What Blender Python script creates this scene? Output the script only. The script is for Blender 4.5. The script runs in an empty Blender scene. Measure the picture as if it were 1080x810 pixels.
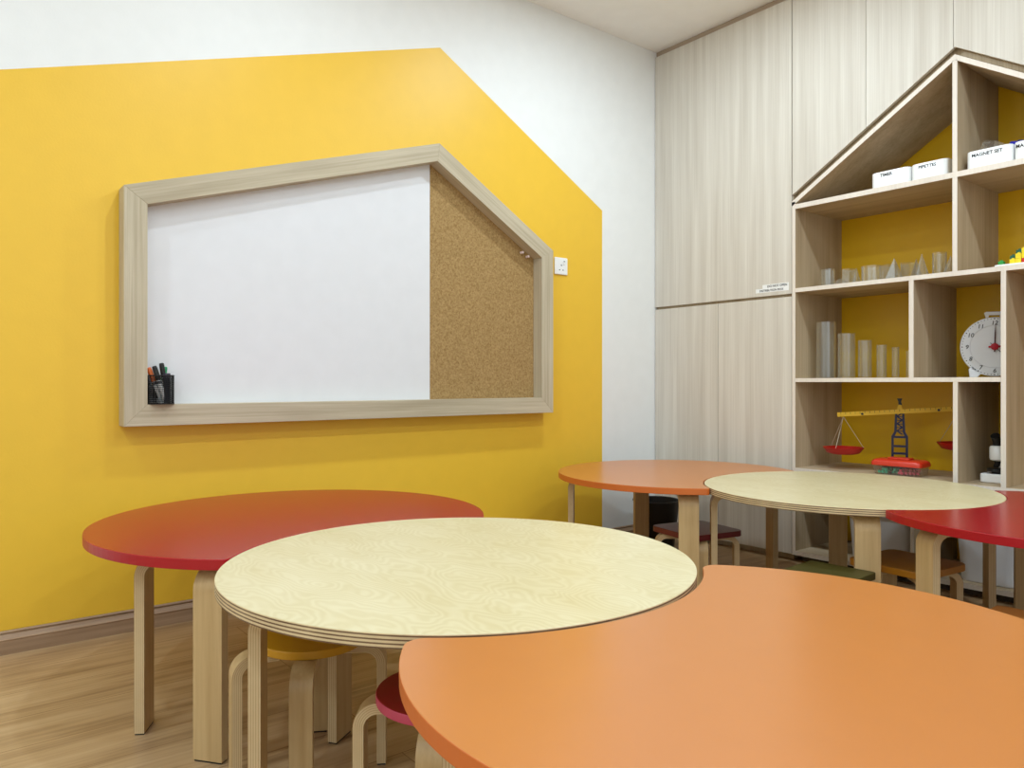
import bpy, math, random
from mathutils import Vector, Matrix
random.seed(4)
SC = bpy.context.scene
COL = SC.collection
PI = math.pi
cos, sin = math.cos, math.sin


# ------------------------------------------------------------------ materials
def lin(c):
    return tuple((v / 255 / 12.92) if v / 255 <= .04045 else ((v / 255 + .055) / 1.055) ** 2.4 for v in c) + (1.0,)


MATS = {}


def new_mat(name):
    m = bpy.data.materials.new(name)
    m.use_nodes = True
    nt = m.node_tree
    return m, nt, nt.nodes, nt.links, nt.nodes['Principled BSDF']


def plain(name, rgb, rough=.5, metal=0, spec=.5, bump=0, bscale=300):
    if name in MATS: return MATS[name]
    m, nt, N, L, b = new_mat(name)
    tc = N.new('ShaderNodeTexCoord')
    nz = N.new('ShaderNodeTexNoise'); nz.inputs['Scale'].default_value = 14; nz.inputs['Detail'].default_value = 3
    L.new(tc.outputs['Object'], nz.inputs['Vector'])
    mx = N.new('ShaderNodeMix'); mx.data_type = 'RGBA'
    c = lin(rgb)
    mx.inputs['A'].default_value = tuple(v * .96 for v in c[:3]) + (1,)
    mx.inputs['B'].default_value = tuple(min(1, v * 1.03) for v in c[:3]) + (1,)
    L.new(nz.outputs['Fac'], mx.inputs['Factor'])
    L.new(mx.outputs['Result'], b.inputs['Base Color'])
    b.inputs['Roughness'].default_value = rough
    b.inputs['Metallic'].default_value = metal
    b.inputs['Specular IOR Level'].default_value = spec
    if bump:
        n2 = N.new('ShaderNodeTexNoise'); n2.inputs['Scale'].default_value = bscale; n2.inputs['Detail'].default_value = 4
        L.new(tc.outputs['Object'], n2.inputs['Vector'])
        bp = N.new('ShaderNodeBump'); bp.inputs['Strength'].default_value = bump; bp.inputs['Distance'].default_value = .002
        L.new(n2.outputs['Fac'], bp.inputs['Height']); L.new(bp.outputs['Normal'], b.inputs['Normal'])
    MATS[name] = m
    return m


def wood(name, c1, c2, axis='z', fine=110, along=2.2, rough=.55, spec=.3, streak=1.0):
    """straight grain running along the given local axis"""
    if name in MATS: return MATS[name]
    m, nt, N, L, b = new_mat(name)
    tc = N.new('ShaderNodeTexCoord')
    mp = N.new('ShaderNodeMapping')
    s = {'x': (along, fine, fine), 'y': (fine, along, fine), 'z': (fine, fine, along)}[axis]
    mp.inputs['Scale'].default_value = s
    L.new(tc.outputs['Object'], mp.inputs['Vector'])
    n1 = N.new('ShaderNodeTexNoise'); n1.inputs['Scale'].default_value = 1; n1.inputs['Detail'].default_value = 5; n1.inputs['Roughness'].default_value = .65
    L.new(mp.outputs['Vector'], n1.inputs['Vector'])
    mp2 = N.new('ShaderNodeMapping')
    mp2.inputs['Scale'].default_value = tuple(v * .12 if v == fine else v * .5 for v in s)
    L.new(tc.outputs['Object'], mp2.inputs['Vector'])
    n2 = N.new('ShaderNodeTexNoise'); n2.inputs['Scale'].default_value = 1; n2.inputs['Detail'].default_value = 3
    L.new(mp2.outputs['Vector'], n2.inputs['Vector'])
    ad = N.new('ShaderNodeMath'); ad.operation = 'ADD'
    L.new(n1.outputs['Fac'], ad.inputs[0]); L.new(n2.outputs['Fac'], ad.inputs[1])
    rp = N.new('ShaderNodeMapRange'); rp.inputs['From Min'].default_value = .7; rp.inputs['From Max'].default_value = 1.3
    L.new(ad.outputs[0], rp.inputs['Value'])
    mx = N.new('ShaderNodeMix'); mx.data_type = 'RGBA'
    mx.inputs['A'].default_value = lin(c2); mx.inputs['B'].default_value = lin(c1)
    L.new(rp.outputs['Result'], mx.inputs['Factor'])
    L.new(mx.outputs['Result'], b.inputs['Base Color'])
    b.inputs['Roughness'].default_value = rough
    b.inputs['Specular IOR Level'].default_value = spec
    bp = N.new('ShaderNodeBump'); bp.inputs['Strength'].default_value = .12 * streak; bp.inputs['Distance'].default_value = .001
    L.new(n1.outputs['Fac'], bp.inputs['Height']); L.new(bp.outputs['Normal'], b.inputs['Normal'])
    MATS[name] = m
    return m


def birch(name, c1, c2, scale=3.0, rough=.38, spec=.45):
    """rotary cut veneer: slow swirling contour lines"""
    if name in MATS: return MATS[name]
    m, nt, N, L, b = new_mat(name)
    tc = N.new('ShaderNodeTexCoord')
    mp = N.new('ShaderNodeMapping'); mp.inputs['Scale'].default_value = (1, 2.2, 1); mp.inputs['Rotation'].default_value = (0, 0, .9)
    L.new(tc.outputs['Object'], mp.inputs['Vector'])
    n1 = N.new('ShaderNodeTexNoise'); n1.inputs['Scale'].default_value = scale; n1.inputs['Detail'].default_value = 2.5
    L.new(mp.outputs['Vector'], n1.inputs['Vector'])
    mu = N.new('ShaderNodeMath'); mu.operation = 'MULTIPLY'; mu.inputs[1].default_value = 170
    L.new(n1.outputs['Fac'], mu.inputs[0])
    sn = N.new('ShaderNodeMath'); sn.operation = 'SINE'
    L.new(mu.outputs[0], sn.inputs[0])
    n2 = N.new('ShaderNodeTexNoise'); n2.inputs['Scale'].default_value = 5; n2.inputs['Detail'].default_value = 6
    L.new(mp.outputs['Vector'], n2.inputs['Vector'])
    mm = N.new('ShaderNodeMath'); mm.operation = 'MULTIPLY_ADD'; mm.inputs[1].default_value = .16
    L.new(sn.outputs[0], mm.inputs[0]); L.new(n2.outputs['Fac'], mm.inputs[2])
    mx = N.new('ShaderNodeMix'); mx.data_type = 'RGBA'
    mx.inputs['A'].default_value = lin(c2); mx.inputs['B'].default_value = lin(c1)
    L.new(mm.outputs[0], mx.inputs['Factor'])
    L.new(mx.outputs['Result'], b.inputs['Base Color'])
    b.inputs['Roughness'].default_value = rough
    b.inputs['Specular IOR Level'].default_value = spec
    MATS[name] = m
    return m


def ply(name, coord, freq, light, dark, duty=.45):
    """plywood edge: thin dark glue plies between pale ones. coord 'z' (object z) or 'uv' (v)"""
    if name in MATS: return MATS[name]
    m, nt, N, L, b = new_mat(name)
    tc = N.new('ShaderNodeTexCoord')
    sp = N.new('ShaderNodeSeparateXYZ')
    L.new(tc.outputs['Object' if coord == 'z' else 'UV'], sp.inputs[0])
    mu = N.new('ShaderNodeMath'); mu.operation = 'MULTIPLY'; mu.inputs[1].default_value = freq
    L.new(sp.outputs['Z' if coord == 'z' else 'Y'], mu.inputs[0])
    fr = N.new('ShaderNodeMath'); fr.operation = 'FRACT'
    L.new(mu.outputs[0], fr.inputs[0])
    gt = N.new('ShaderNodeMath'); gt.operation = 'LESS_THAN'; gt.inputs[1].default_value = duty
    L.new(fr.outputs[0], gt.inputs[0])
    nz = N.new('ShaderNodeTexNoise'); nz.inputs['Scale'].default_value = 25
    L.new(tc.outputs['Object'], nz.inputs['Vector'])
    mu2 = N.new('ShaderNodeMath'); mu2.operation = 'MULTIPLY_ADD'; mu2.inputs[1].default_value = .75
    L.new(gt.outputs[0], mu2.inputs[0])
    mu3 = N.new('ShaderNodeMath'); mu3.operation = 'MULTIPLY'; mu3.inputs[1].default_value = .3
    L.new(nz.outputs['Fac'], mu3.inputs[0]); L.new(mu3.outputs[0], mu2.inputs[2])
    mx = N.new('ShaderNodeMix'); mx.data_type = 'RGBA'
    mx.inputs['A'].default_value = lin(light); mx.inputs['B'].default_value = lin(dark)
    L.new(mu2.outputs[0], mx.inputs['Factor']); L.new(mx.outputs['Result'], b.inputs['Base Color'])
    b.inputs['Roughness'].default_value = .55
    MATS[name] = m
    return m


def floor_mat():
    m, nt, N, L, b = new_mat('laminate_planks')
    tc = N.new('ShaderNodeTexCoord')
    mp = N.new('ShaderNodeMapping'); mp.inputs['Rotation'].default_value = (0, 0, PI / 2)
    L.new(tc.outputs['Object'], mp.inputs['Vector'])
    br = N.new('ShaderNodeTexBrick'); br.offset = .37; br.inputs['Scale'].default_value = 1
    br.inputs['Brick Width'].default_value = 1.2; br.inputs['Row Height'].default_value = .19
    br.inputs['Mortar Size'].default_value = .0012; br.inputs['Mortar Smooth'].default_value = .2
    br.inputs['Color1'].default_value = (.15, .15, .15, 1); br.inputs['Color2'].default_value = (.85, .85, .85, 1); br.inputs['Mortar'].default_value = (0, 0, 0, 1)
    L.new(mp.outputs['Vector'], br.inputs['Vector'])
    m2 = N.new('ShaderNodeMapping'); m2.inputs['Scale'].default_value = (45, 2.0, 1)
    L.new(tc.outputs['Object'], m2.inputs['Vector'])
    ad = N.new('ShaderNodeVectorMath'); ad.operation = 'MULTIPLY_ADD'; ad.inputs[1].default_value = (7, 3, 0)
    L.new(br.outputs['Color'], ad.inputs[0]); L.new(m2.outputs['Vector'], ad.inputs[2])
    n1 = N.new('ShaderNodeTexNoise'); n1.inputs['Scale'].default_value = 1; n1.inputs['Detail'].default_value = 6; n1.inputs['Roughness'].default_value = .62; n1.inputs['Distortion'].default_value = .6
    L.new(ad.outputs[0], n1.inputs['Vector'])
    m3 = N.new('ShaderNodeMapping'); m3.inputs['Scale'].default_value = (9, 1.1, 1)
    L.new(tc.outputs['Object'], m3.inputs['Vector'])
    n2 = N.new('ShaderNodeTexNoise'); n2.inputs['Scale'].default_value = 1; n2.inputs['Detail'].default_value = 3
    L.new(m3.outputs['Vector'], n2.inputs['Vector'])
    sm = N.new('ShaderNodeMath'); sm.operation = 'ADD'
    L.new(n1.outputs['Fac'], sm.inputs[0]); L.new(n2.outputs['Fac'], sm.inputs[1])
    rp = N.new('ShaderNodeValToRGB')
    e = rp.color_ramp.elements
    e[0].position = .30; e[0].color = lin((120, 88, 58))
    e[1].position = .78; e[1].color = lin((214, 186, 146))
    k = e.new(.5); k.color = lin((184, 152, 112))
    hm = N.new('ShaderNodeMath'); hm.operation = 'MULTIPLY'; hm.inputs[1].default_value = .5
    L.new(sm.outputs[0], hm.inputs[0]); L.new(hm.outputs[0], rp.inputs['Fac'])
    mx = N.new('ShaderNodeMix'); mx.data_type = 'RGBA'; mx.blend_type = 'MULTIPLY'
    L.new(rp.outputs['Color'], mx.inputs['A'])
    mx.inputs['B'].default_value = lin((190, 172, 152))
    L.new(br.outputs['Fac'], mx.inputs['Factor'])
    L.new(mx.outputs['Result'], b.inputs['Base Color'])
    b.inputs['Roughness'].default_value = .42
    b.inputs['Specular IOR Level'].default_value = .4
    return m


def cork_mat():
    m, nt, N, L, b = new_mat('cork')
    tc = N.new('ShaderNodeTexCoord')
    v = N.new('ShaderNodeTexVoronoi'); v.inputs['Scale'].default_value = 170
    L.new(tc.outputs['Object'], v.inputs['Vector'])
    n = N.new('ShaderNodeTexNoise'); n.inputs['Scale'].default_value = 90; n.inputs['Detail'].default_value = 5
    L.new(tc.outputs['Object'], n.inputs['Vector'])
    sp = N.new('ShaderNodeSeparateXYZ'); L.new(v.outputs['Color'], sp.inputs[0])
    ad = N.new('ShaderNodeMath'); ad.operation = 'MULTIPLY_ADD'; ad.inputs[1].default_value = .45
    L.new(sp.outputs[0], ad.inputs[0]); L.new(n.outputs['Fac'], ad.inputs[2])
    mx = N.new('ShaderNodeMix'); mx.data_type = 'RGBA'
    mx.inputs['A'].default_value = lin((142, 112, 68)); mx.inputs['B'].default_value = lin((184, 152, 102))
    rp = N.new('ShaderNodeMapRange'); rp.inputs['From Min'].default_value = .35; rp.inputs['From Max'].default_value = 1.1
    L.new(ad.outputs[0], rp.inputs['Value']); L.new(rp.outputs['Result'], mx.inputs['Factor'])
    L.new(mx.outputs['Result'], b.inputs['Base Color'])
    b.inputs['Roughness'].default_value = .9; b.inputs['Specular IOR Level'].default_value = .15
    return m


def clear_mat(name, tint=(.95, .96, .95), refl=.10, edge=.68):
    """thin clear plastic: see-through, more mirror-like at grazing angles"""
    if name in MATS: return MATS[name]
    m, nt, N, L, b = new_mat(name)
    N.remove(b)
    out = N['Material Output']
    tr = N.new('ShaderNodeBsdfTransparent'); tr.inputs['Color'].default_value = tint + (1,)
    gl = N.new('ShaderNodeBsdfGlossy'); gl.inputs['Roughness'].default_value = .03; gl.inputs['Color'].default_value = (.95, .95, .95, 1)
    df = N.new('ShaderNodeBsdfTranslucent'); df.inputs['Color'].default_value = (.92, .88, .78, 1)
    d2 = N.new('ShaderNodeBsdfDiffuse'); d2.inputs['Color'].default_value = (.92, .88, .78, 1)
    a1 = N.new('ShaderNodeMixShader'); a1.inputs[0].default_value = .5
    L.new(df.outputs[0], a1.inputs[1]); L.new(d2.outputs[0], a1.inputs[2])
    g2 = N.new('ShaderNodeMixShader'); g2.inputs[0].default_value = .25
    L.new(gl.outputs[0], g2.inputs[1]); L.new(a1.outputs[0], g2.inputs[2])
    lw = N.new('ShaderNodeLayerWeight'); lw.inputs['Blend'].default_value = .35
    mr = N.new('ShaderNodeMapRange'); mr.inputs['To Min'].default_value = refl; mr.inputs['To Max'].default_value = edge
    L.new(lw.outputs['Facing'], mr.inputs['Value'])
    mx = N.new('ShaderNodeMixShader')
    L.new(mr.outputs['Result'], mx.inputs[0]); L.new(tr.outputs[0], mx.inputs[1]); L.new(g2.outputs[0], mx.inputs[2])
    L.new(mx.outputs[0], out.inputs['Surface'])
    MATS[name] = m
    return m


OAK1, OAK2 = (222, 216, 204), (197, 188, 174)
oak_v = wood('grey_oak_vertical', OAK1, OAK2, 'z', 190, 1.6)
oak_x = wood('grey_oak_lengthwise', OAK1, OAK2, 'x', 120, 1.6)
oak_in = wood('grey_oak_lining', (202, 181, 150), (170, 148, 117), 'z', 120, 1.6)
oak_inx = wood('grey_oak_lining_lengthwise', (202, 181, 150), (170, 148, 117), 'x', 120, 1.6)
oak_edge = wood('pale_edge_banding', (236, 226, 212), (222, 210, 196), 'z', 90, 2, rough=.45)
frame_x = wood('board_frame_oak', (208, 196, 170), (172, 158, 132), 'x', 120, 2.2)
skirt_m = wood('skirting_wood', (176, 146, 116), (128, 98, 70), 'y', 90, 1.5, rough=.4, spec=.5)
paint_w = plain('white_paint', (236, 236, 233), .6, bump=.12, bscale=160)
paint_y = plain('yellow_paint', (238, 191, 54), .45, bump=.18, bscale=140)
ceil_m = plain('ceiling_white', (246, 244, 240), .8)
back_y = plain('yellow_laminate', (232, 182, 4), .4)
white_gloss = plain('whiteboard_enamel', (228, 228, 230), .25)
white_pl = plain('white_plastic', (240, 240, 238), .35)
bin_pl = plain('white_tub_plastic', (226, 226, 228), .4)
black_pl = plain('black_plastic', (14, 14, 15), .4)
black_mt = plain('black_wire', (16, 16, 17), .45, .2)
gap_shade = plain('recess_shade', (70, 58, 46), .8)  # plinth colour darkened to hold the shade under the raised shelf
red_top = plain('red_laminate', (158, 10, 24), .25, spec=.6)
orange_top = plain('orange_laminate', (196, 121, 56), .28, spec=.75, bump=.05, bscale=500)
orange_edge = plain('orange_edge', (206, 106, 40), .45)
red_edge = plain('red_edge', (172, 12, 24), .35)
birch_top = birch('birch_veneer', (222, 211, 175), (201, 184, 134))
birch_leg = wood('bent_birch', (212, 182, 132), (184, 150, 100), 'z', 60, 2.5, rough=.4, spec=.4)
ply_top = ply('ply_edge_of_top', 'z', 1 / .0065, (226, 202, 156), (92, 60, 36), .40)
ply_leg = ply('ply_edge_of_leg', 'uv', 5, (220, 196, 152), (182, 148, 102), .30)
floor_m = floor_mat()
cork_m = cork_mat()
clear_m = clear_mat('clear_acrylic')
clear_box = clear_mat('clear_tub', (.97, .97, .97), .05, .4)
ink = plain('black_ink', (20, 20, 22), .6)


# ------------------------------------------------------------------ mesh building
class MB:
    def __init__(s):
        s.v = []; s.f = []; s.m = []; s.uv = {}

    def add(s, vs, fs, mi=0):
        o = len(s.v)
        s.v += [tuple(v) for v in vs]
        for f in fs:
            s.f.append(tuple(i + o for i in f)); s.m.append(mi)
        return s

    def box(s, x0, x1, y0, y1, z0, z1, mi=0):
        v = [(x0, y0, z0), (x1, y0, z0), (x1, y1, z0), (x0, y1, z0), (x0, y0, z1), (x1, y0, z1), (x1, y1, z1), (x0, y1, z1)]
        return s.add(v, [(3, 2, 1, 0), (4, 5, 6, 7), (0, 1, 5, 4), (1, 2, 6, 5), (2, 3, 7, 6), (3, 0, 4, 7)], mi)

    def prism(s, pts, a, b, axis='z', mi=0, side=None):
        """polygon pts extruded from a to b along axis. axis y: pts are (x,z); x: (y,z); z: (x,y)"""
        def P(p, t):
            return {'z': (p[0], p[1], t), 'y': (p[0], t, p[1]), 'x': (t, p[0], p[1])}[axis]
        n = len(pts); o = len(s.v)
        s.v += [P(p, a) for p in pts] + [P(p, b) for p in pts]
        area = sum(pts[i][0] * pts[(i + 1) % n][1] - pts[(i + 1) % n][0] * pts[i][1] for i in range(n))
        flip = (area < 0) ^ (axis == 'y') ^ (b < a)
        r = list(range(n))
        fa = tuple(o + i for i in reversed(r)); fb = tuple(o + n + i for i in r)
        if flip: fa, fb = fa[::-1], fb[::-1]
        s.f += [fa, fb]; s.m += [mi, mi]
        for i in range(n):
            j = (i + 1) % n
            q = (o + i, o + j, o + n + j, o + n + i)
            s.f.append(q[::-1] if flip else q); s.m.append(mi if side is None else side)
        return s

    def lathe(s, prof, n=32, c=(0, 0, 0), mi=0, close=True):
        o = len(s.v)
        for r, z in prof:
            for k in range(n):
                a = 2 * PI * k / n
                s.v.append((c[0] + r * cos(a), c[1] + r * sin(a), c[2] + z))
        for i in range(len(prof) - 1):
            for k in range(n):
                q = (o + i * n + k, o + i * n + (k + 1) % n, o + (i + 1) * n + (k + 1) % n, o + (i + 1) * n + k)
                s.f.append(q); s.m.append(mi)
        if close:
            s.f.append(tuple(o + k for k in reversed(range(n)))); s.m.append(mi)
            t = o + (len(prof) - 1) * n
            s.f.append(tuple(t + k for k in range(n))); s.m.append(mi)
        return s

    def loft(s, rings, mi=0, cap0=True, cap1=True):
        o = len(s.v); n = len(rings[0])
        for r in rings: s.v += [tuple(p) for p in r]
        for i in range(len(rings) - 1):
            for k in range(n):
                s.f.append((o + i * n + k, o + i * n + (k + 1) % n, o + (i + 1) * n + (k + 1) % n, o + (i + 1) * n + k)); s.m.append(mi)
        if cap0: s.f.append(tuple(o + k for k in reversed(range(n)))); s.m.append(mi)
        t = o + (len(rings) - 1) * n
        if cap1: s.f.append(tuple(t + k for k in range(n))); s.m.append(mi)
        return s

    def tube(s, path, r, n=8, mi=0):
        path = [Vector(p) for p in path]
        rings = []
        for i, p in enumerate(path):
            d = (path[min(i + 1, len(path) - 1)] - path[max(i - 1, 0)]).normalized()
            u = d.cross(Vector((0, 0, 1)))
            if u.length < 1e-3: u = d.cross(Vector((1, 0, 0)))
            u.normalize(); w = d.cross(u)
            rr = r[i] if isinstance(r, (list, tuple)) else r
            rings.append([p + u * (rr * cos(2 * PI * k / n)) + w * (rr * sin(2 * PI * k / n)) for k in range(n)])
        return s.loft(rings, mi)

    def mesh(s, name, mats, smooth=False):
        me = bpy.data.meshes.new(name)
        me.from_pydata(s.v, [], s.f)
        for m in (mats if isinstance(mats, (list, tuple)) else [mats]): me.materials.append(m)
        me.polygons.foreach_set('material_index', s.m)
        if smooth: me.polygons.foreach_set('use_smooth', [True] * len(s.f))
        me.update()
        return me

    def build(s, name, mats, parent=None, loc=(0, 0, 0), rot=(0, 0, 0), bevel=0, smooth=False, seg=2):
        o = bpy.data.objects.new(name, s.mesh(name, mats, smooth))
        return link(o, parent, loc, rot, bevel, seg, smooth)


def link(o, parent=None, loc=(0, 0, 0), rot=(0, 0, 0), bevel=0, seg=2, smooth=False):
    COL.objects.link(o)
    o.location = loc; o.rotation_euler = rot
    if parent: o.parent = parent
    if bevel:
        b = o.modifiers.new('bevel', 'BEVEL'); b.width = bevel; b.segments = seg; b.limit_method = 'ANGLE'; b.angle_limit = math.radians(40)
        b.use_clamp_overlap = True
    if smooth and o.type == 'MESH':
        try: o.data.set_sharp_from_angle(angle=math.radians(40))
        except Exception: pass
    return o


def thing(name, label, cat, loc=(0, 0, 0), rz=0, group=None, rot=None):
    o = bpy.data.objects.new(name, None)
    o.empty_display_size = .05
    COL.objects.link(o)
    o.location = loc; o.rotation_euler = rot or (0, 0, rz)
    return tag(o, label, cat, group)


def tag(o, label, cat, group=None):
    o['label'] = label; o['category'] = cat
    if group: o['group'] = group
    return o


def struct(o, label=None):
    o['kind'] = 'structure'
    if label: o['label'] = label
    return o


def dup(o, parent=None):
    c = o.copy(); COL.objects.link(c)
    if parent: c.parent = parent
    for ch in list(o.children): dup(ch, c)
    return c


def text_mesh(name, body, size, mat, parent, loc, rot, depth=.0006, align='LEFT', shear=0, bold=0):
    cu = bpy.data.curves.new(name, 'FONT')
    cu.body = body; cu.size = size; cu.extrude = depth; cu.align_x = align; cu.shear = shear; cu.offset = bold
    cu.resolution_u = 3
    t = bpy.data.objects.new(name, cu); COL.objects.link(t)
    bpy.context.view_layer.update()
    me = bpy.data.meshes.new_from_object(t.evaluated_get(bpy.context.evaluated_depsgraph_get()))
    bpy.data.objects.remove(t); bpy.data.curves.remove(cu)
    me.name = name; me.materials.clear(); me.materials.append(mat)
    return link(bpy.data.objects.new(name, me), parent, loc, rot)


def rrect(x0, x1, y0, y1, r, n=6):
    P = []
    for cx, cy, a0 in ((x1 - r, y1 - r, 0), (x0 + r, y1 - r, 90), (x0 + r, y0 + r, 180), (x1 - r, y0 + r, 270)):
        for k in range(n + 1):
            a = math.radians(a0 + 90 * k / n)
            P.append((cx + r * cos(a), cy + r * sin(a)))
    return P


# ------------------------------------------------------------------ camera
CAM = Vector((2.85, -3.277, .85))
FWD = Vector((-.785, .6195, 0)).normalized()
cd = bpy.data.cameras.new('camera'); cam = bpy.data.objects.new('camera', cd); COL.objects.link(cam)
cd.sensor_fit = 'HORIZONTAL'; cd.sensor_width = 36; cd.lens = 796 / 1080 * 36
cd.shift_y = -1 / 1080; cd.clip_start = .02
cam.location = CAM
cam.rotation_euler = (PI / 2, 0, math.atan2(-FWD.x, FWD.y))
SC.camera = cam

# ------------------------------------------------------------------ room
RX, RY, CH = 5.0, -5.8, 2.72
DEP = .45
struct(MB().box(-.1, RX + .1, RY - .1, DEP + .2, -.1, 0).build('floor', floor_m))
struct(MB().box(-.1, RX + .1, RY - .1, DEP + .2, CH, CH + .1).build('ceiling', ceil_m))
# left wall with the painted house (one wall, two paints)
b = MB()
yl, yr, zl, za, ya = -3.28, -.418, 1.766, 2.351, -1.438
Y0, Y1 = RY - .1, DEP + .2
vs = [(0, Y0, 0), (0, yl, 0), (0, yr, 0), (0, Y1, 0), (0, Y1, CH), (0, ya, CH), (0, Y0, CH), (0, yl, zl), (0, ya, za), (0, yr, zl)]
b.add(vs, [(1, 2, 9, 8, 7)], 1)
b.add(vs, [(0, 1, 7, 8, 5, 6), (2, 3, 4, 5, 8, 9)], 0)
b.add([(-.1, Y0, 0), (-.1, Y1, 0), (-.1, Y1, CH), (-.1, Y0, CH)], [(0, 3, 2, 1)], 0)
struct(b.build('wall_left', [paint_w, paint_y]), 'white wall with a yellow painted house shape')
struct(MB().box(-.1, RX + .1, DEP + .005, DEP + .1, 0, CH).build('wall_back', paint_w))
WY0, WY1, WZ0, WZ1 = -5.2, -1.2, .55, 2.45  # opening added in the unseen right wall to let in sky fill
b = MB().box(RX, RX + .1, RY, WY0, 0, CH).box(RX, RX + .1, WY1, DEP, 0, CH)
b.box(RX, RX + .1, WY0, WY1, 0, WZ0).box(RX, RX + .1, WY0, WY1, WZ1, CH)
struct(b.build('wall_right', paint_w))
b = MB()
for k in range(5):
    y = WY0 + (WY1 - WY0 - .05) * k / 4
    b.box(RX + .02, RX + .07, y, y + .05, WZ0, WZ1)
b.box(RX + .02, RX + .07, WY0, WY1, WZ0, WZ0 + .05).box(RX + .02, RX + .07, WY0, WY1, WZ1 - .05, WZ1)
struct(b.build('added_fill_window_1', white_pl))  # invented frame around the added fill-light opening
struct(MB().box(-.1, RX + .1, RY - .1, RY, 0, CH).build('wall_front', paint_w))
# routed skirting along the left wall
prof = [(.001, 0), (.019, 0), (.019, .043), (.0205, .045), (.0205, .047), (.018, .049), (.010, .060), (.007, .061), (.007, .065), (.0085, .066), (.0085, .068), (.004, .072), (.001, .072)]
b = MB()
pr = [(x, z) for x, z in prof]
b.prism(pr, RY, 0.0, 'y')
struct(b.build('baseboard_left', skirt_m), 'wooden skirting board with grooves at the top')

# ------------------------------------------------------------------ whiteboard
BT, PX = .078, .014
outer = [(-2.735, .704), (-.832, .706), (-.832, 1.497), (-1.490, 1.893), (-2.735, 1.510)]


def offset_poly(P, d):
    n = len(P); out = []
    for i in range(n):
        p0, p1, p2 = (Vector(P[(i - 1) % n]), Vector(P[i]), Vector(P[(i + 1) % n]))
        e1 = (p1 - p0).normalized(); e2 = (p2 - p1).normalized()
        n1 = Vector((-e1.y, e1.x)); n2 = Vector((-e2.y, e2.x))
        k = d / (1 + n1.dot(n2))
        out.append(p1 + (n1 + n2) * k)
    return out


inner = offset_poly(outer, .073)
wb = thing('whiteboard', 'house-shaped wall board with oak frame, white writing half and cork half', 'whiteboard', (0, -1.78, .705))
R0 = Vector((0, -1.78, .705))
for i in range(5):
    j = (i + 1) % 5
    O1, O2, I2, I1 = Vector(outer[i]), Vector(outer[j]), inner[j], inner[i]
    ex = (O2 - O1).normalized(); ey = Vector((-ex.y, ex.x))
    loc = [((p - O1).dot(ex), (p - O1).dot(ey)) for p in (O1, O2, I2, I1)]
    b = MB().prism(loc, 0, BT - .001, 'z')
    o = b.build('frame_rail', frame_x, wb, bevel=.0012)
    X = Vector((0, ex.x, ex.y)); Yv = Vector((0, ey.x, ey.y)); Z = X.cross(Yv)
    M = Matrix((X, Yv, Z)).transposed().to_4x4()
    M.translation = Vector((.001, O1.x, O1.y)) - R0
    o.matrix_local = M
I = [tuple(p) for p in inner]      # bl, br, tr, apex, tl
xs = -1.501
slope = (I[2][1] - I[3][1]) / (I[2][0] - I[3][0])
zs = I[3][1] + slope * (xs - I[3][0])
wpoly = [I[0], (xs - .001, I[0][1]), (xs - .001, zs), I[3], I[4]]
MB().prism([(y + 1.78, z - .705) for y, z in wpoly], .002, PX + .002, 'x').build('writing_panel', white_gloss, wb)['label'] = 'glossy white writing panel'
cpoly = [(xs + .001, I[1][1]), I[1], I[2], (xs + .001, zs)]
MB().prism([(y + 1.78, z - .705) for y, z in cpoly], .002, PX, 'x').build('cork_panel', cork_m, wb)['label'] = 'brown cork panel'

# push pins
pin_m = plain('pale_pink_plastic', (236, 214, 210), .3)
pin_r = plain('dark_red_plastic', (150, 60, 50), .3)
for k, (y, z, lab) in enumerate(((-.990, 1.478, 'pale pink push pin in the cork, nearer the board apex'), (-.955, 1.462, 'pale pink push pin in the cork, nearer the frame corner'))):
    t = thing('push_pin', lab, 'push pin', (PX, y, z), rot=(0, PI / 2, 0), group='push pins in the cork')
    MB().lathe([(.006, .008), (.0045, .010), (.0035, .017), (.006, .020), (.006, .024), (.004, .025)], 14).build('head', pin_m, t, smooth=True)
    MB().lathe([(.0008, -.004), (.0008, .009)], 8).build('needle', plain('steel', (190, 190, 190), .25, .9), t)

# pen cup of wire mesh, standing on the lower frame rail against the panel
cup = thing('pen_cup', 'black wire mesh pen cup in the lower left corner of the whiteboard', 'pen cup', (PX + .047, -2.616, .7775))
cr, chh = .041, .098
b = MB()
for k in range(44):
    a = 2 * PI * k / 44
    b.tube([(cr * cos(a), cr * sin(a), .003), (cr * cos(a), cr * sin(a), chh - .002)], .00085, 4)
for k in range(1, 15):
    z = .003 + k * (chh - .006) / 15
    b.tube([(cr * cos(a), cr * sin(a), z) for a in [2 * PI * q / 44 for q in range(45)]], .0008, 4)
mw = b.build('mesh_wall', black_mt, cup)
MB().lathe([(cr + .002, 0), (cr + .002, .004), (cr - .003, .004), (cr - .003, .0022), (.0005, .0022)], 44).build('base_plate', black_mt, cup)
b = MB()
b.tube([((cr) * cos(2 * PI * q / 44), (cr) * sin(2 * PI * q / 44), chh) for q in range(45)], .0024, 8)
b.build('rim', black_mt, cup, smooth=True)
MB().box(-cr - .0035, -cr + .004, -.016, .016, .02, .09).build('magnet_plate', black_pl, cup)


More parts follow.
